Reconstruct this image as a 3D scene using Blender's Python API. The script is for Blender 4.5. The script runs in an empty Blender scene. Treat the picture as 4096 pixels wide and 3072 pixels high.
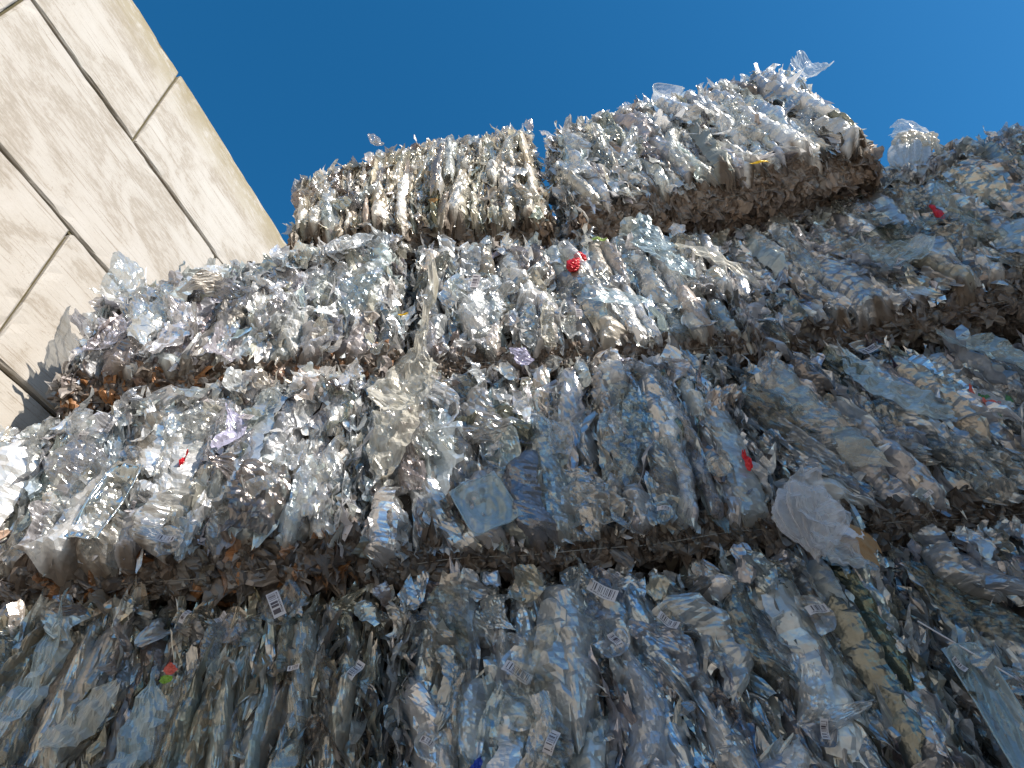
import bpy, math, random
import numpy as np
from mathutils import Matrix, Vector

sc = bpy.context.scene
COL = sc.collection

# ------------------------------------------------------------------ camera
cam_d = bpy.data.cameras.new("camera")
cam = bpy.data.objects.new("camera", cam_d)
COL.objects.link(cam)
rot = Matrix(((0.9898963463862794, 0.14179288914150462, 0.0),
              (0.1038787099456297, -0.7252067156899442, -0.6806500078147625),
              (-0.09651133110224283, 0.6737729559036257, -0.7326087406397523)))
m4 = rot.to_4x4()
m4.translation = Vector((0, 0, 1.6))
cam.matrix_world = m4
cam_d.sensor_fit = 'HORIZONTAL'
cam_d.sensor_width = 36.0
cam_d.lens = 2839.0 / 4096.0 * 36.0
cam_d.clip_start = 0.05
cam_d.clip_end = 2000
sc.camera = cam

# ------------------------------------------------------------------ sky, sun, exposure
SUN = Vector((0.70, -0.45, 0.50)).normalized()
ELEV = math.asin(SUN.z)
AZ = math.atan2(SUN.x, SUN.y)            # clockwise from +Y
world = bpy.data.worlds.new("World")
sc.world = world
world.use_nodes = True
wt = world.node_tree
bg = wt.nodes["Background"]
sky = wt.nodes.new("ShaderNodeTexSky")
sky.sky_type = 'NISHITA'
sky.sun_disc = False
sky.sun_elevation = ELEV
sky.sun_rotation = AZ
sky.altitude = 0
sky.air_density = 1.0
sky.dust_density = 0.3
sky.ozone_density = 4.0
hs = wt.nodes.new("ShaderNodeHueSaturation")
hs.inputs['Saturation'].default_value = 1.29
hs.inputs['Value'].default_value = 0.88
hs.inputs['Hue'].default_value = 0.492
wt.links.new(sky.outputs[0], hs.inputs['Color'])
wt.links.new(hs.outputs[0], bg.inputs[0])
bg.inputs[1].default_value = 0.15

sun_d = bpy.data.lights.new("sun", 'SUN')
sun_d.energy = 5.0
sun_d.angle = math.radians(0.5)
sun_d.color = (1.0, 0.91, 0.79)
sun = bpy.data.objects.new("sun", sun_d)
COL.objects.link(sun)
sun.rotation_euler = (-SUN).to_track_quat('-Z', 'Y').to_euler()
sun.location = (5, -5, 12)

sc.view_settings.view_transform = 'Standard'
sc.view_settings.look = 'None'
sc.view_settings.exposure = 0.5
sc.view_settings.gamma = 1.0
sc.cycles.max_bounces = 10
sc.cycles.diffuse_bounces = 7
sc.cycles.glossy_bounces = 5
sc.cycles.transmission_bounces = 4
sc.cycles.transparent_max_bounces = 14
sc.cycles.caustics_reflective = False
sc.cycles.caustics_refractive = False
sc.cycles.sample_clamp_indirect = 6
sc.cycles.use_denoising = True

# ------------------------------------------------------------------ helpers
def tag(o, label=None, cat=None, group=None, kind=None):
    if label: o['label'] = label
    if cat: o['category'] = cat
    if group: o['group'] = group
    if kind: o['kind'] = kind
    return o

def empty(name, loc=(0, 0, 0), rz=0.0):
    o = bpy.data.objects.new(name, None)
    o.empty_display_size = 0.2
    COL.objects.link(o)
    o.location = loc
    o.rotation_euler = (0, 0, rz)
    return o

def mesh_obj(name, V, F, mat, parent=None, col=None, rough=None, smooth=False, uv=None):
    """V (n,3), F (m,k) arrays of one polygon size"""
    V = np.ascontiguousarray(V, dtype=np.float32)
    F = np.ascontiguousarray(F, dtype=np.int32)
    me = bpy.data.meshes.new(name)
    k = F.shape[1]
    me.vertices.add(len(V)); me.vertices.foreach_set("co", V.ravel())
    me.loops.add(F.size); me.loops.foreach_set("vertex_index", F.ravel())
    me.polygons.add(len(F))
    me.polygons.foreach_set("loop_start", np.arange(0, F.size, k, dtype=np.int32))
    me.polygons.foreach_set("loop_total", np.full(len(F), k, dtype=np.int32))
    me.update(calc_edges=True)
    me.polygons.foreach_set("use_smooth", np.full(len(F), smooth))
    if col is not None:
        a = me.attributes.new("col", 'FLOAT_COLOR', 'POINT')
        a.data.foreach_set("color", np.ascontiguousarray(col, dtype=np.float32).ravel())
    if rough is not None:
        a = me.attributes.new("rgh", 'FLOAT', 'POINT')
        a.data.foreach_set("value", np.ascontiguousarray(rough, dtype=np.float32).ravel())
    if uv is not None:
        l = me.uv_layers.new(name="UVMap")
        l.data.foreach_set("uv", np.ascontiguousarray(uv[F.ravel()], dtype=np.float32).ravel())
    me.materials.append(mat)
    o = bpy.data.objects.new(name, me)
    COL.objects.link(o)
    if parent is not None: o.parent = parent
    return o

def new_mat(name):
    m = bpy.data.materials.new(name)
    m.use_nodes = True
    nt = m.node_tree
    nt.nodes.clear()
    return m, nt, nt.nodes, nt.links

def nd(nt, t, **kw):
    n = nt.nodes.new(t)
    for k, v in kw.items():
        if k in n.inputs.keys(): n.inputs[k].default_value = v
        else: setattr(n, k, v)
    return n

# ------------------------------------------------------------------ materials
def plastic_material(name, bump_scale=1.0):
    m, nt, N, L = new_mat(name)
    out = nd(nt, "ShaderNodeOutputMaterial")
    at = nd(nt, "ShaderNodeAttribute", attribute_name="col")
    ar = nd(nt, "ShaderNodeAttribute", attribute_name="rgh")
    tc = nd(nt, "ShaderNodeTexCoord")
    n1 = nd(nt, "ShaderNodeTexNoise", Scale=95.0 * bump_scale, Detail=4.0, Roughness=0.6)
    vo = nd(nt, "ShaderNodeTexVoronoi", Scale=62.0 * bump_scale, feature='F1')
    n2 = nd(nt, "ShaderNodeTexNoise", Scale=14.0, Detail=3.0)
    for n in (n1, vo, n2): L.new(tc.outputs['Object'], n.inputs['Vector'])
    ad = nd(nt, "ShaderNodeMath", operation='ADD')
    L.new(n1.outputs['Fac'], ad.inputs[0]); L.new(vo.outputs['Distance'], ad.inputs[1])
    bp = nd(nt, "ShaderNodeBump", Strength=0.28, Distance=0.005)
    L.new(ad.outputs[0], bp.inputs['Height'])
    # dirt film with patches of its own
    mr = nd(nt, "ShaderNodeMapRange")
    mr.inputs['From Min'].default_value = 0.42; mr.inputs['From Max'].default_value = 0.7
    mr.inputs['To Min'].default_value = 1.0; mr.inputs['To Max'].default_value = 0.74
    L.new(n2.outputs['Fac'], mr.inputs['Value'])
    mc = nd(nt, "ShaderNodeMix", data_type='RGBA', blend_type='MULTIPLY')
    mc.inputs['Factor'].default_value = 1.0
    L.new(at.outputs['Color'], mc.inputs['A']); L.new(mr.outputs[0], mc.inputs['B'])
    pb = nd(nt, "ShaderNodeBsdfPrincipled")
    mm = nd(nt, "ShaderNodeMapRange")
    mm.inputs['From Min'].default_value = 0.05; mm.inputs['From Max'].default_value = 0.40
    mm.inputs['To Min'].default_value = 0.78; mm.inputs['To Max'].default_value = 0.22
    L.new(ar.outputs['Fac'], mm.inputs['Value']); L.new(mm.outputs[0], pb.inputs['Metallic'])
    pb.inputs['IOR'].default_value = 1.58
    pb.inputs['Specular IOR Level'].default_value = 0.8
    L.new(mc.outputs['Result'], pb.inputs['Base Color'])
    L.new(ar.outputs['Fac'], pb.inputs['Roughness'])
    L.new(bp.outputs[0], pb.inputs['Normal'])
    tr = nd(nt, "ShaderNodeBsdfTranslucent")
    L.new(mc.outputs['Result'], tr.inputs['Color']); L.new(bp.outputs[0], tr.inputs['Normal'])
    m1 = nd(nt, "ShaderNodeMixShader"); m1.inputs[0].default_value = 0.26
    L.new(pb.outputs[0], m1.inputs[1]); L.new(tr.outputs[0], m1.inputs[2])
    tp = nd(nt, "ShaderNodeBsdfTransparent"); tp.inputs[0].default_value = (0.93, 0.95, 0.94, 1)
    lw = nd(nt, "ShaderNodeLayerWeight", Blend=0.35)
    fx = nd(nt, "ShaderNodeMath", operation='ADD', use_clamp=True)
    sm = nd(nt, "ShaderNodeMath", operation='MULTIPLY'); sm.inputs[1].default_value = 0.6
    L.new(lw.outputs['Facing'], sm.inputs[0])
    L.new(at.outputs['Alpha'], fx.inputs[0]); L.new(sm.outputs[0], fx.inputs[1])
    m2 = nd(nt, "ShaderNodeMixShader")
    L.new(fx.outputs[0], m2.inputs[0]); L.new(tp.outputs[0], m2.inputs[1]); L.new(m1.outputs[0], m2.inputs[2])
    L.new(m2.outputs[0], out.inputs[0])
    return m

PLASTIC = plastic_material("crumpled_clear_plastic")

def simple_mat(name, color, rough=0.6, metallic=0.0, bump=0.0, bscale=60, trans=0.0, spec=0.5):
    m, nt, N, L = new_mat(name)
    out = nd(nt, "ShaderNodeOutputMaterial")
    pb = nd(nt, "ShaderNodeBsdfPrincipled", Roughness=rough, Metallic=metallic)
    pb.inputs['Specular IOR Level'].default_value = spec
    tc = nd(nt, "ShaderNodeTexCoord")
    n1 = nd(nt, "ShaderNodeTexNoise", Scale=float(bscale), Detail=5.0)
    L.new(tc.outputs['Object'], n1.inputs['Vector'])
    cr = nd(nt, "ShaderNodeMix", data_type='RGBA')
    cr.inputs['A'].default_value = (*[c * 0.72 for c in color], 1)
    cr.inputs['B'].default_value = (*[min(1, c * 1.25) for c in color], 1)
    L.new(n1.outputs['Fac'], cr.inputs['Factor'])
    L.new(cr.outputs['Result'], pb.inputs['Base Color'])
    if bump:
        bp = nd(nt, "ShaderNodeBump", Strength=bump, Distance=0.01)
        L.new(n1.outputs['Fac'], bp.inputs['Height']); L.new(bp.outputs[0], pb.inputs['Normal'])
    sh = pb
    if trans:
        tr = nd(nt, "ShaderNodeBsdfTranslucent")
        L.new(cr.outputs['Result'], tr.inputs['Color'])
        mx = nd(nt, "ShaderNodeMixShader"); mx.inputs[0].default_value = trans
        L.new(pb.outputs[0], mx.inputs[1]); L.new(tr.outputs[0], mx.inputs[2]); sh = mx
    L.new(sh.outputs[0], out.inputs[0])
    return m

CORE = simple_mat("shade_dark_core", (0.035, 0.028, 0.023), 0.7, 0, 0.8, 30)  # painted near-black so crevices between the packages read as deep shade
GROUND = simple_mat("yard_concrete", (0.46, 0.41, 0.34), 0.9, 0, 0.4, 3)
WIRE = simple_mat("galvanised_wire", (0.35, 0.32, 0.28), 0.4, 0.9, 0, 20)
MOSS = simple_mat("mossy_joint", (0.085, 0.072, 0.035), 0.95, 0, 0.6, 60)
CARD = simple_mat("brown_cardboard", (0.33, 0.2, 0.10), 0.85, 0, 0.3, 30)
RIBBON = simple_mat("white_ribbon", (0.6, 0.6, 0.66), 0.5, 0, 0, 30)

def barcode_material():
    m, nt, N, L = new_mat("printed_barcode_sticker")
    out = nd(nt, "ShaderNodeOutputMaterial")
    pb = nd(nt, "ShaderNodeBsdfPrincipled", Roughness=0.45)
    uv = nd(nt, "ShaderNodeUVMap")
    sx = nd(nt, "ShaderNodeSeparateXYZ"); L.new(uv.outputs[0], sx.inputs[0])
    def mth(op, a, b=None, c=None):
        n = nd(nt, "ShaderNodeMath", operation=op)
        for i, v in enumerate((a, b, c)):
            if v is None: continue
            if isinstance(v, (int, float)): n.inputs[i].default_value = v
            else: L.new(v, n.inputs[i])
        return n.outputs[0]
    oi = nd(nt, "ShaderNodeObjectInfo")
    u = sx.outputs[0]; v = sx.outputs[1]
    q = mth('FLOOR', mth('MULTIPLY', u, 46.0))
    wn = nd(nt, "ShaderNodeTexWhiteNoise", noise_dimensions='2D')
    cx = nd(nt, "ShaderNodeCombineXYZ"); L.new(q, cx.inputs[0]); L.new(oi.outputs['Random'], cx.inputs[1])
    L.new(cx.outputs[0], wn.inputs['Vector'])
    bar = mth('GREATER_THAN', wn.outputs['Value'], 0.52)
    ins = mth('MULTIPLY', mth('GREATER_THAN', u, 0.1), mth('LESS_THAN', u, 0.9))
    inv = mth('MULTIPLY', mth('GREATER_THAN', v, 0.3), mth('LESS_THAN', v, 0.9))
    bar = mth('MULTIPLY', bar, mth('MULTIPLY', ins, inv))
    # a line of tiny digits under the bars
    wn2 = nd(nt, "ShaderNodeTexWhiteNoise", noise_dimensions='3D')
    cx2 = nd(nt, "ShaderNodeCombineXYZ")
    L.new(mth('FLOOR', mth('MULTIPLY', u, 60.0)), cx2.inputs[0]); L.new(mth('FLOOR', mth('MULTIPLY', v, 24.0)), cx2.inputs[1]); L.new(oi.outputs['Random'], cx2.inputs[2])
    L.new(cx2.outputs[0], wn2.inputs['Vector'])
    dg = mth('MULTIPLY', mth('GREATER_THAN', wn2.outputs['Value'], 0.45), mth('MULTIPLY', mth('GREATER_THAN', v, 0.12), mth('LESS_THAN', v, 0.24)))
    dg = mth('MULTIPLY', dg, ins)
    tot = mth('MAXIMUM', bar, dg)
    mx = nd(nt, "ShaderNodeMix", data_type='RGBA')
    mx.inputs['A'].default_value = (0.48, 0.45, 0.46, 1); mx.inputs['B'].default_value = (0.05, 0.035, 0.045, 1)
    L.new(tot, mx.inputs['Factor'])
    L.new(mx.outputs['Result'], pb.inputs['Base Color'])
    L.new(pb.outputs[0], out.inputs[0])
    return m
BARCODE = barcode_material()

def concrete_material():
    """weathered precast block: white lime skin worn through to beige concrete, fine streaks and cracks along the course, algae at the open top edge"""
    m, nt, N, L = new_mat("weathered_precast_concrete")
    out = nd(nt, "ShaderNodeOutputMaterial")
    pb = nd(nt, "ShaderNodeBsdfPrincipled", Roughness=0.88)
    tc = nd(nt, "ShaderNodeTexCoord")
    def noise(scale, vec, det=6.0, rgh=0.6, dist=0.0):
        mp = nd(nt, "ShaderNodeMapping"); mp.inputs['Scale'].default_value = vec
        L.new(tc.outputs['Object'], mp.inputs['Vector'])
        n = nd(nt, "ShaderNodeTexNoise", Scale=float(scale), Detail=det, Roughness=rgh, Distortion=dist)
        L.new(mp.outputs[0], n.inputs['Vector'])
        return n.outputs['Fac']
    def ramp(v, a, b, lo=0.0, hi=1.0):
        r = nd(nt, "ShaderNodeMapRange"); r.interpolation_type = 'SMOOTHSTEP'
        r.inputs['From Min'].default_value = a; r.inputs['From Max'].default_value = b
        r.inputs['To Min'].default_value = lo; r.inputs['To Max'].default_value = hi
        L.new(v, r.inputs['Value']); return r.outputs[0]
    def mul(a, b, op='MULTIPLY'):
        n = nd(nt, "ShaderNodeMath", operation=op, use_clamp=True)
        for i, v in enumerate((a, b)):
            if isinstance(v, (int, float)): n.inputs[i].default_value = v
            else: L.new(v, n.inputs[i])
        return n.outputs[0]
    def mixc(f, a, b):
        n = nd(nt, "ShaderNodeMix", data_type='RGBA')
        L.new(f, n.inputs['Factor'])
        for k, v in (('A', a), ('B', b)):
            if isinstance(v, tuple): n.inputs[k].default_value = (*v, 1)
            else: L.new(v, n.inputs[k])
        return n.outputs['Result']
    # local: x along the course, z up
    big = noise(1.3, (1.0, 1.0, 1.6), 5.0, 0.6, 1.2)
    streak = noise(9.0, (0.6, 1.0, 3.4), 9.0, 0.78, 1.5)
    grain = noise(60.0, (0.6, 1.0, 1.6), 5.0, 0.7)
    spots = noise(26.0, (0.45, 1, 1.3), 5.0, 0.75)
    wear = ramp(mul(mul(big, 0.75), mul(streak, 0.35), 'ADD'), 0.545, 0.60)
    wear2 = mul(wear, ramp(spots, 0.40, 0.56))
    c = mixc(ramp(big, 0.3, 0.7), (0.455, 0.43, 0.395), (0.385, 0.35, 0.305))
    c = mixc(mul(wear2, 0.55), c, (0.25, 0.215, 0.17))
    # dry scratches along the course
    scr = noise(8.0, (0.14, 1.0, 6.0), 6.0, 0.9, 0.6)
    c = mixc(mul(ramp(scr, 0.56, 0.585), 0.75), c, (0.24, 0.20, 0.155))
    # pocks
    vo = nd(nt, "ShaderNodeTexVoronoi", Scale=55.0); L.new(tc.outputs['Object'], vo.inputs['Vector'])
    pk = mul(ramp(vo.outputs['Distance'], 0.10, 0.19, 1.0, 0.0), ramp(noise(7, (1, 1, 1)), 0.52, 0.62))
    c = mixc(mul(pk, 0.9), c, (0.22, 0.18, 0.13))
    # hairline cracks
    v2 = nd(nt, "ShaderNodeTexVoronoi", Scale=5.5, feature='DISTANCE_TO_EDGE')
    ds = nd(nt, "ShaderNodeTexNoise", Scale=6.0, Detail=6.0); L.new(tc.outputs['Object'], ds.inputs['Vector'])
    va = nd(nt, "ShaderNodeVectorMath", operation='ADD'); L.new(tc.outputs['Object'], va.inputs[0]); L.new(ds.outputs['Color'], va.inputs[1])
    L.new(va.outputs[0], v2.inputs['Vector'])
    ck = mul(ramp(v2.outputs['Distance'], 0.004, 0.014, 1.0, 0.0), ramp(noise(2.3, (1, 1, 1)), 0.5, 0.62))
    c = mixc(mul(ck, 0.5), c, (0.25, 0.2, 0.15))
    # algae near the weathered top edge (attribute: height below the top of the wall)
    at = nd(nt, "ShaderNodeAttribute", attribute_name="edge")
    al = mul(at.outputs['Fac'], ramp(noise(7.0, (0.6, 1, 1.2), 8.0, 0.8), 0.33, 0.55))
    c = mixc(mul(al, 0.9), c, (0.235, 0.19, 0.095))
    L.new(c, pb.inputs['Base Color'])
    h = mul(mul(grain, 0.5), mul(spots, 0.5), 'ADD')
    bp = nd(nt, "ShaderNodeBump", Strength=0.35, Distance=0.01); L.new(h, bp.inputs['Height'])
    L.new(bp.outputs[0], pb.inputs['Normal'])
    L.new(pb.outputs[0], out.inputs[0])
    return m
CONCRETE = concrete_material()

# ------------------------------------------------------------------ setting
g = mesh_obj("ground", [(-400, -400, 0), (400, -400, 0), (400, 400, 0), (-400, 400, 0)], [(0, 1, 2, 3)], GROUND)
tag(g, kind='structure')

def block_mesh(name, x0, x1, z0, z1, depth, parent, top_z, rng, edge_band=0.55):
    """one precast block, chamfered and with slightly chipped arrises; front face at y=0, body towards +y"""
    nx = max(8, int((x1 - x0) / 0.07)); nz = max(6, int((z1 - z0) / 0.07)); ch = 0.012
    xs = np.concatenate([[0, ch * 0.5], np.linspace(ch, (x1 - x0) - ch, nx), [(x1 - x0) - ch * 0.5, x1 - x0]])
    zs = np.concatenate([[0, ch * 0.5], np.linspace(ch, (z1 - z0) - ch, nz), [(z1 - z0) - ch * 0.5, z1 - z0]])
    X, Z = np.meshgrid(xs, zs, indexing='ij')
    dx = np.minimum(X, (x1 - x0) - X); dz = np.minimum(Z, (z1 - z0) - Z)
    dd = np.minimum(dx, dz)
    chip = rng.random(X.shape) * 0.012
    Y = np.clip(ch - dd, 0, ch) * (0.9 + 0.25 * rng.random(X.shape))
    Y = np.where(dd < ch * 1.2, Y + chip * (rng.random(X.shape) > 0.8), Y)
    Y = Y + 0.002 * np.sin(X * 3 + rng.random() * 6) + 0.0015 * np.sin(Z * 5 + rng.random() * 6)
    edge = np.convolve(rng.random(X.shape[0] + 4) ** 3, np.ones(2) / 2, 'same')[2:-2]
    edge2 = np.convolve(rng.random(X.shape[0] + 4) ** 3, np.ones(2) / 2, 'same')[2:-2]
    k_ = np.clip(1 - ((z1 - z0) - Z) / 0.06, 0, 1); Z = Z - k_ * edge[:, None] * 0.020
    k_ = np.clip(1 - Z / 0.06, 0, 1); Z = Z + k_ * edge2[:, None] * 0.012
    n0, n1 = X.shape
    V = np.stack([X + x0, Y, Z + z0], -1).reshape(-1, 3)
    idx = np.arange(n0 * n1).reshape(n0, n1)
    F = np.stack([idx[:-1, :-1], idx[1:, :-1], idx[1:, 1:], idx[:-1, 1:]], -1).reshape(-1, 4)
    # sides and back: an extruded border
    b = np.concatenate([idx[:, 0], idx[-1, 1:], idx[-2::-1, -1], idx[0, -2:0:-1]])
    bv = V[b].copy(); bv[:, 1] = depth
    base = len(V)
    V = np.concatenate([V, bv, [[(x0 + x1) / 2, depth, (z0 + z1) / 2]]])
    nb = len(b); k = np.arange(nb); k2 = (k + 1) % nb
    F2 = np.stack([b[k2], b[k], base + k, base + k2], -1)
    F3 = np.stack([base + k2, base + k, np.full(nb, base + nb), np.full(nb, base + nb)], -1)[:, :3]
    me = bpy.data.meshes.new(name)
    me.from_pydata(V.tolist(), [], [tuple(f) for f in F.tolist()] + [tuple(f) for f in F2.tolist()] + [tuple(f) for f in F3.tolist()])
    me.validate()
    e = np.clip(1 - (top_z - V[:, 2]) / edge_band, 0, 1) ** 0.8 if top_z else np.zeros(len(V))
    a = me.attributes.new("edge", 'FLOAT', 'POINT'); a.data.foreach_set("value", e.astype(np.float32))
    me.materials.append(CONCRETE)
    o = bpy.data.objects.new(name, me); COL.objects.link(o); o.parent = parent
    return o

def block_wall(name, origin, ang, label, courses, x0, x1, joints, seed, depth=0.8, starts={}):
    """courses: list of z levels from the ground to the top. local x runs along the wall"""
    rng = np.random.default_rng(seed)
    t = empty(name, origin, ang)
    tag(t, label, 'wall')
    top = courses[-1]
    for ci in range(len(courses) - 1):
        za, zb = courses[ci], courses[ci + 1]
        xs_ = max(x0, starts.get(ci, x0))
        off = joints[(len(courses) - 2 - ci) % 2]
        k0 = math.floor((x0 - off) / 2.0)
        x = off + 2.0 * k0
        while x < x1:
            a, b = max(x, xs_), min(x + 2.0, x1)
            x += 2.0
            if b - a < 0.15: continue
            g = 0.010
            o = block_mesh("concrete_block", a + g, b - g, za + 0.004, zb - 0.024, depth, t, top, rng)
            o.location.y = float(rng.normal(0, 0.004))
    # bedding mortar and moss, set back behind the faces
    zs = [c for c in courses]
    V = []; F = []
    def box(a, b, c, d, e, f):
        i = len(V)
        V.extend([(a, c, e), (b, c, e), (b, d, e), (a, d, e), (a, c, f), (b, c, f), (b, d, f), (a, d, f)])
        F.extend([(i, i+3, i+2, i+1), (i+4, i+5, i+6, i+7), (i, i+1, i+5, i+4), (i+1, i+2, i+6, i+5), (i+2, i+3, i+7, i+6), (i+3, i, i+4, i+7)])
    for ci in range(len(courses) - 1):
        box(max(x0, starts.get(ci, x0)) + 0.03, x1 - 0.03, 0.034, depth - 0.04, courses[ci] - 0.02, courses[ci + 1] - 0.06)
    mesh_obj("joint_filling", V, F, MOSS, t)
    return t

A = math.radians(11.6)
# wall on the left: runs along (sin A, cos A); its visible face looks towards +x
# local x = along the wall away from the camera, local y = into the wall (towards -x)
wl = block_wall("concrete_block_wall", (-2.3171, 2.3, 0), math.pi / 2 - A, "tall weathered pale concrete block wall in full sun on the left",
                [0, 1.1, 2.2, 3.28, 4.37, 5.485, 6.715, 8.06], -7.0, 5.0, (-0.415, 0.60), 5)

# unseen wall added on the right, stepped on top to shade the lower bales
wr = block_wall("concrete_block_wall", (5.0, 1.3, 0), -math.pi / 2, "added unseen block wall on the right, its stepped top shaped to cast the shade",
                [0, 1.2, 2.4, 3.6, 4.8, 6.0, 6.75, 7.3, 7.45, 7.9], 0.0, 4.8, (0.0, 1.0), 9,
                starts={6: 0.75, 7: 2.85, 8: 3.3})

# ------------------------------------------------------------------ crumpled sheets
def tri(x):
    return np.abs((x % 1.0) - 0.5) * 4 - 1

def lid_sheet(rng, c, nrm, R):
    n = np.array(nrm, float); n /= np.linalg.norm(n)
    a = np.cross(n, [0.1, 0.2, 1.0]); a /= np.linalg.norm(a); b = np.cross(n, a)
    rr = np.array([0, .2, .4, .5, .54, .7, .8, .84, .93, 1.0]); hh = np.array([0, 0, .0, .0, .10, .10, .10, .0, .0, .12]) * R * 0.8
    m = 30; th = np.arange(m) / m * 2 * math.pi
    sq = rng.uniform(0.45, 0.95); V = []
    for r_, h_ in zip(rr, hh):
        x = r_ * R * np.cos(th); y = r_ * R * np.sin(th) * sq
        z = h_ + 0.007 * tri((x + y * .6) / .05 + 3) + 0.15 * x * np.sin(th * 2)
        V.append(np.array(c)[None] + x[:, None] * a + y[:, None] * b + z[:, None] * n)
    V = np.concatenate(V); F = []
    for i in range(len(rr) - 1):
        for k in range(m):
            k2 = (k + 1) % m; F.append((i * m + k, (i + 1) * m + k, (i + 1) * m + k2, i * m + k2))
    return V, np.array(F)

def sheets(rng, C, Adir, Nref, Ls, Ws, nu, nv, col, rgh, curl=1.0, crumple=1.0, taper=1.0, boxy=False, convex=0.0, pleat=0.0, widths=None):
    """n crumpled sheets. C centres (n,3), Adir long axis, Nref approximate normal -> V, F, colours, roughness"""
    n = len(C)
    Adir = Adir / np.linalg.norm(Adir, axis=1, keepdims=True)
    B = np.cross(Nref, Adir); B /= np.linalg.norm(B, axis=1, keepdims=True) + 1e-9
    Nn = np.cross(Adir, B)
    u = np.linspace(-0.5, 0.5, nu); v = np.linspace(-0.5, 0.5, nv)
    U, Vv = np.meshgrid(u, v, indexing='ij')
    U = np.repeat(U[None], n, 0); Vv = np.repeat(Vv[None], n, 0)
    p = rng.uniform(1.8, 6.5, (n, 1, 1)) if not boxy else np.full((n, 1, 1), 9.0)
    tp = rng.uniform(0.3, 0.85, (n, 1, 1)) * taper
    sh = rng.normal(0, 0.18, (n, 1, 1))
    prof = 1 - tp * np.abs(np.clip(2 * (U + sh * 0.5), -1.2, 1.2)) ** p
    prof = np.clip(prof, 0.06, 1)
    if widths: prof = np.interp(U, np.linspace(-0.5, 0.5, len(widths)), widths)
    def soft(m, amp, K):
        if m <= K: return rng.normal(0, amp, (n, m, 2))
        ctl = rng.normal(0, amp, (n, K, 2)); t = np.linspace(0, K - 1.001, m); i = t.astype(int); fr = (t - i)[None, :, None]
        return ctl[:, i] * (1 - fr) + ctl[:, i + 1] * fr + rng.normal(0, amp * 0.18, (n, m, 2))
    edge_noise = soft(nu, 0.14 if not boxy else 0.035, 6)
    side = np.where(Vv < 0, edge_noise[:, :, :1], edge_noise[:, :, 1:])
    endj = soft(nv, 0.09 if not boxy else 0.02, 4).transpose(0, 2, 1)
    ej = np.where(U < 0, endj[:, :1, :], endj[:, 1:, :]) * np.abs(2 * U) ** 3
    a = (U + ej * 0.6) * Ls[:, None, None]
    b = (Vv * prof * (1 + side)) * Ws[:, None, None] + Ws[:, None, None] * 0.35 * rng.normal(0, 1, (n, 1, 1)) * (U * 2) ** 2
    k1 = rng.normal(0, 3.2, (n, 1, 1)) * curl
    k2 = rng.normal(0, 1.1, (n, 1, 1)) * curl
    c = k1 * b ** 2 + k2 * a ** 2
    for lam, amp in ((0.17, 0.012), (0.10, 0.0085), (0.06, 0.0055), (0.035, 0.0028)):
        th = np.where(rng.random((n, 1, 1)) < 0.72, rng.normal(math.pi / 2, 0.30, (n, 1, 1)), rng.uniform(0, math.pi, (n, 1, 1))); ph = rng.uniform(0, 1, (n, 1, 1))
        l = lam * rng.uniform(0.7, 1.5, (n, 1, 1))
        wob = 0.3 * np.sin((a * np.sin(th) - b * np.cos(th)) * 40 + ph * 9)
        c = c + amp * crumple * rng.uniform(0.3, 1.3, (n, 1, 1)) * tri((a * np.cos(th) + b * np.sin(th)) / l + ph + wob)
    if boxy:
        rq = (np.abs(2 * U) ** 4 + np.abs(2 * Vv) ** 4) ** 0.25
        c = c + 0.016 / (1 + np.exp(-(rq - 0.72) * 22)) - 0.007 * (np.abs((2 * U * 2.5) % 1 - .5) < .2) * (rq < 0.62)
    if convex:
        c = c - convex * (np.abs(2 * Vv) ** 2.4 + 0.7 * np.abs(2 * U) ** 5)
    if pleat:
        pl = rng.uniform(0.016, 0.04, (n, 1, 1)); am = rng.uniform(0.0, 1.0, (n, 1, 1)) ** 3 * pleat
        c = c + am * tri((a + 0.25 * b * rng.normal(0, 1, (n, 1, 1)) + 0.006 * np.sin(b * 90)) / pl)
    c = c + rng.normal(0, 0.0015 * crumple, c.shape)
    P = C[:, None, None, :] + a[..., None] * Adir[:, None, None, :] + b[..., None] * B[:, None, None, :] + c[..., None] * Nn[:, None, None, :]
    V = P.reshape(-1, 3)
    idx = np.arange(nu * nv).reshape(nu, nv)
    f = np.stack([idx[:-1, :-1], idx[1:, :-1], idx[1:, 1:], idx[:-1, 1:]], -1).reshape(-1, 4)
    F = (f[None] + (np.arange(n) * nu * nv)[:, None, None]).reshape(-1, 4)
    cc = np.repeat(col, nu * nv, 0); rr = np.repeat(rgh, nu * nv)
    return V, F, cc, rr

def palette(rng, n, warm, white, opac):
    """clear plastic tints: cool clear, smoky grey, beige film, milky white"""
    base = np.array([[0.69, 0.71, 0.73], [0.47, 0.49, 0.51], [0.66, 0.62, 0.56], [0.88, 0.88, 0.88], [0.66, 0.66, 0.71], [0.28, 0.265, 0.245], [0.58, 0.66, 0.71]])
    w = np.array([0.34, 0.15, 0.06 + 0.35 * warm, 0.12 + 0.4 * white, 0.05, 0.05 + 0.16 * warm, 0.08]); w /= w.sum()
    k = rng.choice(len(base), n, p=w)
    c = base[k] * rng.uniform(0.6, 1.15, (n, 1)) + rng.normal(0, 0.012, (n, 3))
    al = np.clip(rng.normal(opac, 0.2, n), 0.2, 1.0)
    return np.concatenate([np.clip(c, 0.02, 0.95), al[:, None]], 1)

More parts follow.
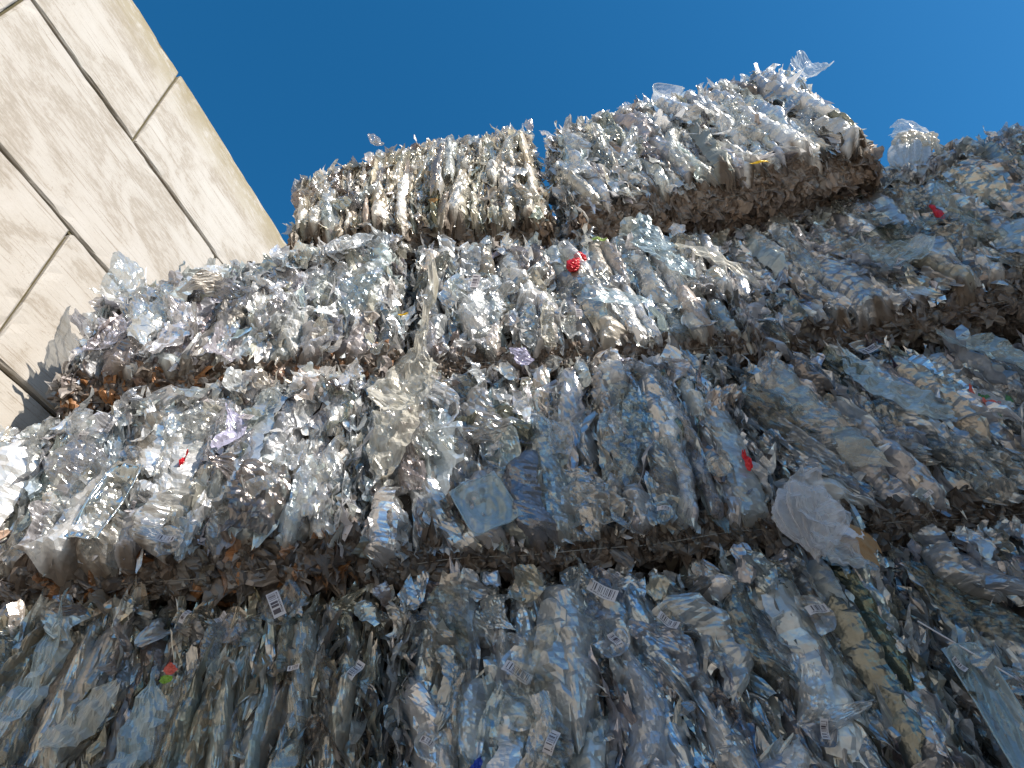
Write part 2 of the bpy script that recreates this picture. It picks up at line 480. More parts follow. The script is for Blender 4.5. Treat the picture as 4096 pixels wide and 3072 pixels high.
class Field:
    """smooth bulging of a bale face, columns of squeezed packages with crevices between"""
    def __init__(s, rng, tilt, amp):
        s.r = rng.uniform(0, 6.28, 12); s.f = rng.uniform(0.8, 1.2, 12); s.tilt = tilt; s.amp = amp
    def col(s, x, z):
        q = x - s.tilt * z
        return (0.5 * np.sin(q * 34 * s.f[0] + s.r[0] + 0.9 * np.sin(z * 7 + s.r[1])) + 0.35 * np.sin(q * 61 * s.f[1] + s.r[2] + 1.2 * np.sin(z * 9 * s.f[5] + s.r[6])) + 0.3 * np.sin(q * 15 * s.f[2] + s.r[3]))
    def __call__(s, x, z):
        return s.amp * (s.col(x, z) + 0.6 * np.sin(z * 9 * s.f[3] + x * 4 + s.r[4]) * np.sin(x * 8 * s.f[4] + s.r[5]))

GROUP = 'pressed bales of clear plastic packaging stacked in rows'

def make_bale(label, loc, yaw, Lx, H, Dy=1.05, seed=0, tilt=0.0, warm=0.4, white=0.3, faceon=0.5, size=1.0, fluff=0.03, opac=0.86,
              dens=1.0, slopeL=0.0, brown=0.6, rust=0.0, long_=1.0, lo=0.0, wires=2, ntray=24, nfilm=8, nlid=5, colw=0.09, tint=(1, 1, 1), edgeon=1.0, mudk=1.0, spow=1.6, milky=0.0, shoulderR=0.0, crest=1.0, under=0.105, shoulder=0.0, trays=(), dark=1.0, group=GROUP, topfl=1.0, lean_out=0.0, round_=0.10):
    """local frame: x along the face, y into the stack (face at y=0), z up from the base"""
    rng = np.random.default_rng(seed)
    t = empty("plastic_bale", loc, yaw)
    tag(t, label, 'bale', group)
    colw = colw * 1.15
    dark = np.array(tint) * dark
    fld = Field(rng, tilt, 0.020 * size)
    def top(x):        # height of the top along the face, the left end may sag
        x = np.clip(x / Lx, 0, 1)
        return H - slopeL * (1 - x) ** spow - shoulder * np.clip(1 - x / 0.22, 0, 1) ** 2 - shoulderR * np.clip(1 - (1 - x) / 0.15, 0, 1) ** 2 + 0.025 * np.sin(x * 9 + seed) + 0.012 * np.sin(x * 23 + seed * 2)
    # --- core
    nx, nz, ny = 26, 18, 10
    V = []; F = []
    def grid(fn, a, b):
        base = len(V)
        for i in range(a + 1):
            for j in range(b + 1): V.append(fn(i / a, j / b))
        for i in range(a):
            for j in range(b):
                k = base + i * (b + 1) + j
                F.append((k, k + b + 1, k + b + 2, k + 1))
    ins = 0.055
    x0, x1 = ins, Lx - ins
    def tz(x): return float(top(np.array(x))) - ins
    jit = lambda s=0.012: float(rng.normal(0, s))
    ekey = {}
    def P(x, y, z):
        y = y + max(0.0, under + 0.03 - z) * 0.75 * (1 - min(1, max(0, y - 0.06) / 0.3))
        k = (round(x, 4), round(y, 4), round(z, 4))
        if k not in ekey: ekey[k] = (x + jit(), y + jit(), z + jit())
        return ekey[k]
    X = lambda s: x0 + (x1 - x0) * s
    Y0, Y1 = ins, Dy
    ZZ = lambda s, w: ins + (tz(X(s)) - ins) * w
    grid(lambda s, w: P(X(s), Y0, ZZ(s, w)), nx, nz)
    grid(lambda s, w: P(X(1 - s), Y1, ZZ(1 - s, w)), nx, nz)
    grid(lambda s, w: P(X(0), Y0 + (Y1 - Y0) * (1 - s), ZZ(0, w)), ny, nz)
    grid(lambda s, w: P(X(1), Y0 + (Y1 - Y0) * s, ZZ(1, w)), ny, nz)
    grid(lambda s, w: P(X(s), Y0 + (Y1 - Y0) * w, ZZ(s, 1)), nx, ny)
    grid(lambda s, w: P(X(s), Y0 + (Y1 - Y0) * (1 - w), ZZ(s, 0)), nx, ny)
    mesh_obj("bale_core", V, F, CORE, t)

    parts = []
    def add(n, region, nu, nv, Lr, Wr, depth_j=0.03, fo=None, trayish=False, al=None, back=0.0):
        n = int(n)
        if n <= 0: return
        if region == 'front':
            x = rng.uniform(0, Lx, n)
            zt = top(x)
            z = rng.uniform(0, 1, n) ** 0.95 * zt
            low = (z < under * 0.9); z[low] = rng.uniform(under, H - 0.1, low.sum())
            # rounded arrises of the bale
            ed = np.minimum(np.minimum(x, Lx - x), np.minimum(z, zt - z))
            y = np.clip(round_ - ed, 0, round_) ** 2 / round_ * 0.9
            y = y + np.clip(under - z, 0, under) * 0.75
            dz = fld(x, z)
            y = y + dz + back + rng.uniform(-0.4, 1.0, n) * depth_j - lean_out * z / H
            hd = rng.normal(tilt, 0.12, n) + 0.12 * np.sin(x * 3.1 + z * 2.3 + seed)
            out = rng.normal(0.04, 0.15, n)
            Ad = np.stack([hd, -out, np.ones(n)], 1)
            flip = rng.random(n) < 0.035
            Ad[flip] = rng.normal(0, 1, (flip.sum(), 3))
            f = rng.random(n) < (faceon if fo is None else fo)
            ang = np.where(f, rng.normal(math.pi / 2, 0.5, n), rng.normal(0.25, 0.4, n) * rng.choice([-1, 1], n))
            Nr = np.stack([np.cos(ang), -np.sin(ang), rng.normal(0, 0.25, n)], 1)
        elif region == 'top':
            x = rng.uniform(0, Lx, n); y = rng.uniform(-0.01, 1, n) ** 1.6 * Dy * 0.9
            z = top(x) + rng.normal(0.0, 0.02, n) - np.clip(0.08 - y, 0, 1) * 0.4
            Ad = np.stack([rng.normal(tilt, 0.45, n), rng.normal(-0.25, 0.5, n), rng.uniform(0.4, 1.2, n)], 1)
            Nr = rng.normal(0, 1, (n, 3)); Nr[:, 0] *= 1.4
            z = z + np.minimum(rng.exponential(fluff * 0.6, n), 0.06)
        elif region == 'crest':
            # torn sheets leaning out over the upper front arris
            x = rng.uniform(0, Lx, n); y = rng.normal(-0.01, 0.03, n)
            z = top(x) + rng.normal(-0.06, 0.03, n)
            Ad = np.stack([rng.normal(tilt, 0.5, n), rng.normal(-0.25, 0.35, n), rng.uniform(0.6, 1.2, n)], 1)
            Nr = np.stack([rng.normal(0, 0.7, n), -np.ones(n), rng.normal(0.3, 0.6, n)], 1)
        elif region == 'bottom':
            x = rng.uniform(0, Lx, n); y = rng.uniform(0, 1, n) ** 1.6 * Dy * 0.7 + under * 0.75 + 0.03
            y[: n // 3] = rng.uniform(0.04, under * 0.72, n // 3)
            z = np.maximum(0.035, under - y / 0.75) + rng.normal(0.012, 0.008, n)
            cf = (y < under * 0.72).astype(float)
            Ad = np.stack([rng.normal(0, 0.55, n), rng.normal(1, 0.3, n) * (1 - 0.35 * cf), -cf + rng.normal(-0.02, 0.08, n)], 1)
            Nr = np.stack([rng.normal(0, 0.16, n), rng.normal(-0.05, 0.1, n) - cf, -np.ones(n) * (1 - 0.3 * cf)], 1)
        else:
            left = region == 'left'
            y = rng.uniform(0, 1, n) ** 1.3 * Dy * 0.95; z = rng.uniform(0, 1, n) * (H - (slopeL if left else 0))
            x = (0 if left else Lx) + rng.normal(0, 0.02, n)
            ed = np.minimum(y, np.minimum(z, H - z)); s = np.clip(0.08 - ed, 0, 1)
            x = x + s * 0.6 * (1 if left else -1)
            Ad = np.stack([rng.normal(0, 0.2, n) + (tilt if abs(tilt) > .3 else 0) * .3, rng.normal(0, 0.35, n), np.ones(n)], 1)
            Nr = np.stack([np.full(n, -1.0 if left else 1.0), rng.normal(0, 0.45, n), rng.normal(0, 0.3, n)], 1)
        C = np.stack([x, y, z], 1)
        Ls = rng.uniform(*Lr, n) * (size * long_ if region == 'front' else min(size, 1.0)); Ls = np.minimum(Ls, 0.42); Ws = rng.uniform(*Wr, n) * size
        # keep front sheets from hanging far past the base and the top
        if region == 'front':
            c2 = np.clip(C[:, 2], Ls * 0.46 + under * 0.72, np.maximum(Ls * 0.46 + under * 0.72, top(x) - Ls * 0.40)); C[:, 2] = c2
        co = palette(rng, n, warm, white, opac if al is None else al)
        co[:, :3] = np.clip(co[:, :3] * (1.07 + 0.28 * milky), 0, 0.95)  # milky film, also paler on sunlit bales to imitate sun in the colour
        rg = np.clip(rng.normal(0.14 + 0.11 * milky, 0.07, n), 0.05, 0.45)
        # mud: underside and the lowest hand's breadth
        if region == 'bottom':
            bf = np.clip(rng.normal(0.93, 0.1, n), 0, 1) * (0.35 + 0.65 * (brown > 0.05))
        else:
            bf = np.clip(1.15 - C[:, 2] / (0.17 + 0.10 * rng.random(n)), 0, 1) * brown
            bf = np.maximum(bf, (rng.random(n) < 0.06 * warm) * rng.uniform(0.3, 0.7, n))
        mud = np.array([0.15, 0.108, 0.08]) * mudk * np.ones((n, 3)) * rng.uniform(0.6, 1.5, (n, 1))
        if rust > 0:
            rs = rng.random(n) < rust * 0.35
            mud[rs] = np.array([0.34, 0.15, 0.05]) * rng.uniform(0.6, 1.4, (rs.sum(), 1))
        co[:, :3] = co[:, :3] * (1 - bf[:, None]) + mud * bf[:, None]
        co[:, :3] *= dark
        co[:, 3] = np.clip(co[:, 3] + bf * 0.5, 0, 1)
        rg = rg * (1 - bf) + 0.55 * bf
        return sheets(rng, C, Ad, Nr, Ls, Ws, nu, nv, co, rg, boxy=trayish, crumple=size * (1.15 if region == 'bottom' else 1), taper=0.45 if trayish else (0.6 if region in ('top', 'crest') else 1.0), curl=0.4 if region == 'bottom' else 1.0)

    area = Lx * H
    mass = []
    mass.append(add(230 * area * dens * edgeon, 'front', 13, 6, (0.16, 0.42), (0.03, 0.075), 0.05, back=0.02))
    mass.append(add(110 * area * dens * edgeon, 'front', 9, 6, (0.09, 0.2), (0.03, 0.065), 0.03, back=0.0))
    mass.append(add(40 * area * dens, 'front', 5, 4, (0.03, 0.08), (0.018, 0.045), 0.015))
    mass.append(add(380 * Lx * dens * topfl, 'top', 7, 5, (0.04, 0.11), (0.035, 0.08)))
    mass.append(add(85 * Lx * dens * topfl * crest, 'crest', 11, 8, (0.07, 0.16), (0.05, 0.11)))
    mass.append(add(420 * Lx, 'bottom', 9, 7, (0.05, 0.20), (0.03, 0.10)))
    mass.append(add(500 * H * dens, 'left', 6, 4, (0.06, 0.18), (0.03, 0.075)))
    mass.append(add(500 * H * dens, 'right', 6, 4, (0.06, 0.18), (0.03, 0.075)))
    # --- columns of squeezed packages: convex creased pouches with crevices between them
    packs = []
    x = -0.3 * colw
    while x < Lx + 0.2 * colw:
        w = colw * rng.uniform(0.65, 1.45)
        xc = x + w / 2; x += w * 0.92
        z = under * 0.72
        yo = rng.normal(0, 0.026)
        while z < H - 0.06:
            l = min(rng.uniform(0.20, 0.62) * long_, 0.7)
            l = min(l, H + 0.02 - z)
            if H - z - l < 0.1: l = H - z + 0.01
            packs.append((xc + tilt * (z + l / 2 - H * 0.5) + rng.normal(0, 0.012), z + l / 2, l * rng.uniform(1.05, 1.25), w * rng.uniform(1.0, 1.3), yo + rng.normal(0, 0.016)))
            z += l * 0.94
    packs = np.array([p for p in packs if -0.02 < p[0] < Lx + 0.02 and p[1] < float(top(np.array(p[0]))) + 0.02 - p[2] * 0.3])
    def pouch(pk, layer, nu, nv):
        n = len(pk)
        xx, zz = pk[:, 0], pk[:, 1]
        C = np.stack([xx, pk[:, 4] - 0.03 + 0.022 * (1 - layer) - 0.02 * fld.amp / 0.02 * 0 - lean_out * zz / H, zz], 1)
        hd = tilt + 0.10 * np.sin(xx * 3.1 + zz * 2.3 + seed) + rng.normal(0, 0.07, n)
        Ad = np.stack([hd, rng.normal(0, 0.05, n), np.ones(n)], 1)
        ang = rng.normal(math.pi / 2, 0.32, n)
        Nr = np.stack([np.cos(ang), -np.sin(ang), rng.normal(-0.05, 0.12, n)], 1)
        co = palette(rng, n, warm, white, 0.97 if layer == 0 else 0.6)
        co[:, :3] = np.clip(co[:, :3] * (1.07 + 0.28 * milky), 0, 0.95)  # same sun brightness put into the pouch colour
        rg = np.clip(rng.normal(0.16 + 0.13 * milky, 0.08, n), 0.05, 0.45)
        bf = np.clip(1.1 - (zz - pk[:, 2] * 0.3) / 0.16, 0, 1) * brown * 0.4
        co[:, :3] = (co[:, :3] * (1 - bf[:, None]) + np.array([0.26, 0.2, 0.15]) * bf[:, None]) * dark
        v, f, c, r = sheets(rng, C, Ad, Nr, pk[:, 2], pk[:, 3] * (1.0 if layer == 0 else 0.9), nu, nv, co, rg, curl=0.25, crumple=0.9 * min(1.15, size), taper=0.55,
                            convex=0.075 * min(1.25, colw / 0.09), pleat=0.006)
        ed = np.minimum(np.minimum(v[:, 0], Lx - v[:, 0]), np.minimum(v[:, 2], top(v[:, 0]) - v[:, 2]))
        v[:, 1] += np.clip(round_ - ed, 0, round_ * 1.4) ** 2 / round_ * 0.9
        v[:, 1] += np.clip(under - v[:, 2], 0, under * 1.3) * 0.85
        # mud on the lowest hand's breadth of each sheet
        mz = (np.clip((under * (1.0 + 0.25 * np.sin(v[:, 0] * 31 + seed) + 0.2 * np.sin(v[:, 0] * 77)) - v[:, 2]) / (under * 0.35), 0, 1) * brown)[:, None]
        c[:, :3] = c[:, :3] * (1 - mz) + np.array([0.18, 0.135, 0.10]) * mz
        c[:, 3:] = np.clip(c[:, 3:] + mz, 0, 1)
        r = r + mz[:, 0] * 0.3
        return v, f, c, r
    mass.append(pouch(packs, 0, 30, 13))
    mass = [m for m in mass if m is not None]
    off = 0; Fs = []
    for v, f, c, r in mass:
        Fs.append(f + off); off += len(v)
    o = mesh_obj("plastic_flakes", np.concatenate([m[0] for m in mass]), np.concatenate(Fs), PLASTIC, t,
                 np.concatenate([m[2] for m in mass]), np.concatenate([m[3] for m in mass]))
    tag(o, kind='stuff')
    # the outermost packages, each a part
    sel = rng.permutation(len(packs))[:int(min(70, len(packs) * 0.8))]
    for q in sel:
        v, f, c, r = pouch(packs[q:q + 1], 1, 34, 15)
        cen = v.mean(0)
        ob = mesh_obj("crushed_package", v - cen, f, PLASTIC, t, c, r); ob.location = cen
    # --- the larger crushed trays, each a part
    for i in range(ntray):
        r = add(1, 'front', 21, 15, (0.12, 0.25), (0.06, 0.12), 0.0, fo=0.9, trayish=(i % 3 != 1), al=0.6)
        v, f, c, rr = r
        v = v.copy(); v[:, 1] -= 0.022
        cen = v.mean(0)
        ob = mesh_obj("crushed_tray" if i % 3 != 1 else "crumpled_film", v - cen, f, PLASTIC, t, c, rr)
        ob.location = cen
    for i in range(nlid):
        lx, lz = rng.uniform(0.1, Lx - 0.1), rng.uniform(0.2, H - 0.15)
        v, f = lid_sheet(rng, (lx, -0.05 - lean_out * lz / H, lz), (rng.normal(0, .5), -1, rng.normal(-.1, .4)), rng.uniform(.035, .062))
        cen = v.mean(0); c1 = palette(rng, 1, 0, .8, .7); c1[:, :3] *= dark
        ob = mesh_obj("crushed_lid", v - cen, f, PLASTIC, t, np.repeat(c1, len(v), 0), np.full(len(v), .12)); ob.location = cen
    # --- wide torn films draped over the packages
    for i in range(nfilm):
        fx_, fz_ = rng.uniform(0.08, Lx - 0.08), rng.uniform(0.34, H - 0.16)
        c1 = palette(rng, 1, warm, white, 0.42); c1[:, :3] *= dark
        fa = rng.normal(tilt, 0.5)
        v, f, c, rr = sheets(rng, np.array([[fx_, -0.055 - lean_out * fz_ / H, fz_]]), np.array([[math.sin(fa), rng.normal(0, .1), math.cos(fa)]]), np.array([[rng.normal(0, .35), -1, rng.normal(0, .25)]]),
                             np.array([rng.uniform(0.2, 0.42) * size]), np.array([rng.uniform(0.08, 0.19) * size]), 27, 17, c1, np.array([rng.uniform(.1, .22)]), curl=0.6, crumple=1.3, taper=0.9, convex=0.03, pleat=0.004)
        cen = v.mean(0)
        ob = mesh_obj("torn_film", v - cen, f, PLASTIC, t, c, rr); ob.location = cen
    # --- trays that carry a barcode label: (x, z, label length, angle)
    for (bx, bz, bl, ba) in trays:
        n = 1
        y = float(fld(np.array(bx), np.array(bz))) - 0.036
        c1 = palette(rng, 1, warm, white, 0.5)
        v, f, c, rr = sheets(rng, np.array([[bx, y, bz]]), np.array([[-math.sin(ba + .2), 0.0, math.cos(ba + .2)]]), np.array([[0.15, -1, 0.1]]),
                             np.array([bl * 1.9]), np.array([bl * 1.2]), 13, 9, c1 * np.array([[*dark, 1]]), np.array([0.16]), curl=0.5, crumple=0.8, boxy=True)
        cen = v.mean(0)
        ob = mesh_obj("crushed_tray", v - cen, f, PLASTIC, t, c, rr); ob.location = cen
        # sticker: slightly bent card, 8 x 3 cells
        nu, nv = 9, 4
        uu, vv = np.meshgrid(np.linspace(0, 1, nu), np.linspace(0, 1, nv), indexing='ij')
        a = (uu - 0.5) * bl; b = (vv - 0.5) * bl * 0.42
        ca, sa = math.cos(ba), math.sin(ba)
        bend = 0.010 * np.sin(uu * rng.uniform(3, 6) + rng.uniform(0, 6)) + 0.12 * b * rng.normal()
        S = np.stack([a * ca - b * sa, -0.026 + bend, a * sa + b * ca], -1).reshape(-1, 3)
        idx = np.arange(nu * nv).reshape(nu, nv)
        ff = np.stack([idx[:-1, :-1], idx[1:, :-1], idx[1:, 1:], idx[:-1, 1:]], -1).reshape(-1, 4)
        mesh_obj("barcode_label", S, ff, BARCODE, ob, uv=np.stack([uu, vv], -1).reshape(-1, 2))
    # --- baling wires
    for k in range(1):
        zz = under * 0.35 if k == 0 else H * (0.12 + 0.5 * k / max(1, wires))
        pts = []
        for s in np.linspace(0, 1, 26):
            pts.append((s * Lx, (under * 0.45) + 0.006 * math.sin(s * 21 + k), zz + 0.01 * math.sin(s * 8 + k * 2)))
        tube("baling_wire", pts, 0.0013, WIRE, t)
    return t

def tube(name, pts, r, mat, parent=None, flat=1.0, n=6):
    pts = [Vector(p) for p in pts]
    V = []; F = []
    up = Vector((0.3, 0.2, 0.93))
    for i, p in enumerate(pts):
        d = (pts[min(i + 1, len(pts) - 1)] - pts[max(i - 1, 0)]).normalized()
        a = d.cross(up).normalized(); b = d.cross(a)
        for k in range(n):
            th = 2 * math.pi * k / n
            V.append(tuple(p + a * math.cos(th) * r * flat + b * math.sin(th) * r))
    for i in range(len(pts) - 1):
        for k in range(n):
            k2 = (k + 1) % n
            F.append((i * n + k, i * n + k2, (i + 1) * n + k2, (i + 1) * n + k))
    return mesh_obj(name, V, F, mat, parent, smooth=True)

D = math.radians
# row by row from the lowest one in the frame; milky whitens sunlit bales
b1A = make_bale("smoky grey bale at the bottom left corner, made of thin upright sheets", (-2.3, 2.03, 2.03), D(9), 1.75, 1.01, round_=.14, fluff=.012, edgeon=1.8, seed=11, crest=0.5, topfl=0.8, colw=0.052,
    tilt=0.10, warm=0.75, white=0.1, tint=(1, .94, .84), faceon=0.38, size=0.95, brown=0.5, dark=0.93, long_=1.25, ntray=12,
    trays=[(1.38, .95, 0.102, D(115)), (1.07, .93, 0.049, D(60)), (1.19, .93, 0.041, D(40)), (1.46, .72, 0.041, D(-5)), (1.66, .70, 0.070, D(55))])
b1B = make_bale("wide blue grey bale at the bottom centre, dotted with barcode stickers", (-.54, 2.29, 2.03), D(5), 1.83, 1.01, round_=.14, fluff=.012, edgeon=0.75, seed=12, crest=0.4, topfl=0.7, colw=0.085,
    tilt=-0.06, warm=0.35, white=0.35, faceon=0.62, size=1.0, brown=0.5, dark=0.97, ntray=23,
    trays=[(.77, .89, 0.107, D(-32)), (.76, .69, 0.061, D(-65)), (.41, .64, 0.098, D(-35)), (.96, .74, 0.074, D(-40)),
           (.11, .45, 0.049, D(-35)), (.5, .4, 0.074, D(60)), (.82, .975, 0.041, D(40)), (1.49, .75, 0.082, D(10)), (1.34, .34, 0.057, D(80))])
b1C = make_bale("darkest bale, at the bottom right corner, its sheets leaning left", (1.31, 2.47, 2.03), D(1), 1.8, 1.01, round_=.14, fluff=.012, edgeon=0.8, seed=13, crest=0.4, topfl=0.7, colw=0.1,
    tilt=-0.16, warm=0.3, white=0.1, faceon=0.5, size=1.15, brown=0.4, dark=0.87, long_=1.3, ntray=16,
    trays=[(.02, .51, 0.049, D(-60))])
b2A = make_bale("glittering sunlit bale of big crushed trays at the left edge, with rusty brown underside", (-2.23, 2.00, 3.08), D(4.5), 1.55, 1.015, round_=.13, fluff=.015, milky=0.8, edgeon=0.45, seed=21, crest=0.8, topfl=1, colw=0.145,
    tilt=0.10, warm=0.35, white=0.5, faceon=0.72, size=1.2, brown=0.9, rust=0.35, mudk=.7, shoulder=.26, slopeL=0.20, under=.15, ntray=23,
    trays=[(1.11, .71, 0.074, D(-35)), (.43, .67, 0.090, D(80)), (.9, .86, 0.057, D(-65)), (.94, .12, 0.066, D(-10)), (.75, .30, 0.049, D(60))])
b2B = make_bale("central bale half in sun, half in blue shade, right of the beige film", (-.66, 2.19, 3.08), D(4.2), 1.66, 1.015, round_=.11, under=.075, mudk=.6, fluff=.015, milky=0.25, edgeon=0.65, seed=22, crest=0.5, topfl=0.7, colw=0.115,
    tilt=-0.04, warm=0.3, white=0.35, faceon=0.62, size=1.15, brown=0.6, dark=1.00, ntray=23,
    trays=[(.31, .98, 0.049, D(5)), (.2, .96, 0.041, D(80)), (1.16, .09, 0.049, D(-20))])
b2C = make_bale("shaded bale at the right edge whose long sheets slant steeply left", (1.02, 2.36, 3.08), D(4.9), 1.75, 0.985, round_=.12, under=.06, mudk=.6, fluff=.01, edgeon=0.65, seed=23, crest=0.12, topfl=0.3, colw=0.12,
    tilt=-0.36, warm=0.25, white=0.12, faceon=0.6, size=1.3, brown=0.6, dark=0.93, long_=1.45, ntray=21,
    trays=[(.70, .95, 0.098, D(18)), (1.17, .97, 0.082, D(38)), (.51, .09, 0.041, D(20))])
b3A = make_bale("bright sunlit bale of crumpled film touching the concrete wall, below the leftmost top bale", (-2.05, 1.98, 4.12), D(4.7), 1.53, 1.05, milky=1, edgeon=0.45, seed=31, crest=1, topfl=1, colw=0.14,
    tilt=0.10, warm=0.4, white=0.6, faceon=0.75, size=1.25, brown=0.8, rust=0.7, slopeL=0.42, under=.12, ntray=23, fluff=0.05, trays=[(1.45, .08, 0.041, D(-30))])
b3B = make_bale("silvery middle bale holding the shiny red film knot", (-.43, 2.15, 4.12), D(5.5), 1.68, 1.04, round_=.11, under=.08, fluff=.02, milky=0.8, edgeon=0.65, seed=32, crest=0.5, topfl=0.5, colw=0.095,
    tilt=-0.02, warm=0.25, white=0.35, faceon=0.66, size=1.0, brown=0.6, ntray=23,
    trays=[(.31, .55, 0.098, D(75)), (.80, .25, 0.074, D(85))])
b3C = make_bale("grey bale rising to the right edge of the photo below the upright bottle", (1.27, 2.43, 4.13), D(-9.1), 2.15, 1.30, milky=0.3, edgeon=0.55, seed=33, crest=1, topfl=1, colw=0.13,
    tilt=-0.20, warm=0.5, white=0.3, faceon=0.66, size=1.2, brown=1.0, slopeL=0.30, mudk=.75, under=.17, ntray=26, fluff=0.05, dark=1.00,
    trays=[(.81, .37, 0.090, D(48))])
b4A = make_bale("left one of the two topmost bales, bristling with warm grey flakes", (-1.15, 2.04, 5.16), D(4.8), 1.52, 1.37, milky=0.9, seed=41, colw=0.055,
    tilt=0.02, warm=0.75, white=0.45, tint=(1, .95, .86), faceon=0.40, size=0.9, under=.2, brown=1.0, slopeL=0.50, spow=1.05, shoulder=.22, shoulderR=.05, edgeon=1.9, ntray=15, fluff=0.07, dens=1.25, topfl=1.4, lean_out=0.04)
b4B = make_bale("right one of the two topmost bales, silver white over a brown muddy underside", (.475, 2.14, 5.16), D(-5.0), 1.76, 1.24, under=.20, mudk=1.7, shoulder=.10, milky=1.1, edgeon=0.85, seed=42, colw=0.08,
    tilt=-0.22, warm=0.3, white=1.2, long_=1.25, faceon=0.55, size=1.05, brown=1.0, slopeL=0.05, ntray=20, fluff=0.06, dens=1.15, topfl=1.3, lean_out=0.05)  # extra white and milky colour here stand for strong sun

# two more rows below the frame carry the pile down to the ground
for k, z in enumerate((1.01, 0.0)):
    for src in (b1A, b1B, b1C):
        r = src.copy(); COL.objects.link(r)
        r.location.z = z - (0.01 if k == 0 else 0.0)
        r['label'] = "bale below the frame that carries the visible rows of the pile"
        r['group'] = "bales below the frame"
        for ch in src.children:
            if ch.name.split('.')[0] in ('bale_core', 'plastic_flakes'):
                c = ch.copy(); COL.objects.link(c); c.parent = r

# ------------------------------------------------------------------ single pieces that stick out of the pile
def on(b, x, z, out=0.0):
    """world point on a bale's face"""
    a = b.rotation_euler.z; o = b.location
    return (o.x + x * math.cos(a) + out * math.sin(a), o.y + x * math.sin(a) - out * math.cos(a), o.z + z), a

def film_mat(name, color, rough=0.18, opac=0.9, trans=0.3, metallic=0.1):
    m, nt, N, L = new_mat(name)
    out = nd(nt, "ShaderNodeOutputMaterial")
    pb = nd(nt, "ShaderNodeBsdfPrincipled", Roughness=rough, Metallic=metallic)
    tc = nd(nt, "ShaderNodeTexCoord")
    n1 = nd(nt, "ShaderNodeTexNoise", Scale=55.0, Detail=5.0); L.new(tc.outputs['Object'], n1.inputs['Vector'])
    cr = nd(nt, "ShaderNodeMix", data_type='RGBA')
    cr.inputs['A'].default_value = (*[c * 0.75 for c in color], 1); cr.inputs['B'].default_value = (*[min(1, c * 1.2) for c in color], 1)
    L.new(n1.outputs['Fac'], cr.inputs['Factor']); L.new(cr.outputs['Result'], pb.inputs['Base Color'])
    bp = nd(nt, "ShaderNodeBump", Strength=0.5, Distance=0.006); L.new(n1.outputs['Fac'], bp.inputs['Height']); L.new(bp.outputs[0], pb.inputs['Normal'])
    tr = nd(nt, "ShaderNodeBsdfTranslucent"); L.new(cr.outputs['Result'], tr.inputs['Color'])
    mx = nd(nt, "ShaderNodeMixShader"); mx.inputs[0].default_value = trans
    L.new(pb.outputs[0], mx.inputs[1]); L.new(tr.outputs[0], mx.inputs[2])
    tp = nd(nt, "ShaderNodeBsdfTransparent"); tp.inputs[0].default_value = (0.95, 0.96, 0.96, 1)
    m2 = nd(nt, "ShaderNodeMixShader")
    lw = nd(nt, "ShaderNodeLayerWeight", Blend=0.3)
    ad = nd(nt, "ShaderNodeMath", operation='ADD', use_clamp=True); ad.inputs[1].default_value = opac
    L.new(lw.outputs['Facing'], ad.inputs[0]); L.new(ad.outputs[0], m2.inputs[0])
    L.new(tp.outputs[0], m2.inputs[1]); L.new(mx.outputs[0], m2.inputs[2])
    L.new(m2.outputs[0], out.inputs[0])
    return m

RED = film_mat("red_film", (0.62, 0.02, 0.03), 0.22, 0.97, 0.2)
CORAL = film_mat("coral_print", (0.72, 0.13, 0.09), 0.3, 0.95, 0.2)
GREEN = film_mat("green_print", (0.06, 0.22, 0.10), 0.3, 0.95, 0.2)
YELLOW = film_mat("yellow_film", (0.85, 0.55, 0.02), 0.3, 0.97, 0.2)
ORANGE = film_mat("orange_film", (0.50, 0.28, 0.10), 0.3, 0.95, 0.2)
BLUE = film_mat("blue_film", (0.02, 0.06, 0.40), 0.3, 0.95, 0.2)
MILKY = film_mat("milky_bag_film", (0.80, 0.80, 0.83), 0.3, 0.34, 0.5)
BEIGE = film_mat("beige_film", (0.86, 0.82, 0.74), 0.24, 0.40, 0.45)
CLEAR = film_mat("clear_rigid_plastic", (0.55, 0.66, 0.70), 0.12, 0.38, 0.2, 0.3)
CLEARW = film_mat("clear_bright_plastic", (0.75, 0.78, 0.80), 0.12, 0.42, 0.35, 0.2)
BLUISH = film_mat("bluish_film", (0.50, 0.62, 0.67), 0.16, 0.42, 0.25, 0.3)
LAV = film_mat("lavender_film", (0.60, 0.58, 0.76), 0.25, 0.75, 0.3)
SILVER = film_mat("silver_molded_plastic", (0.50, 0.53, 0.53), 0.10, 0.92, 0.05, 0.85)

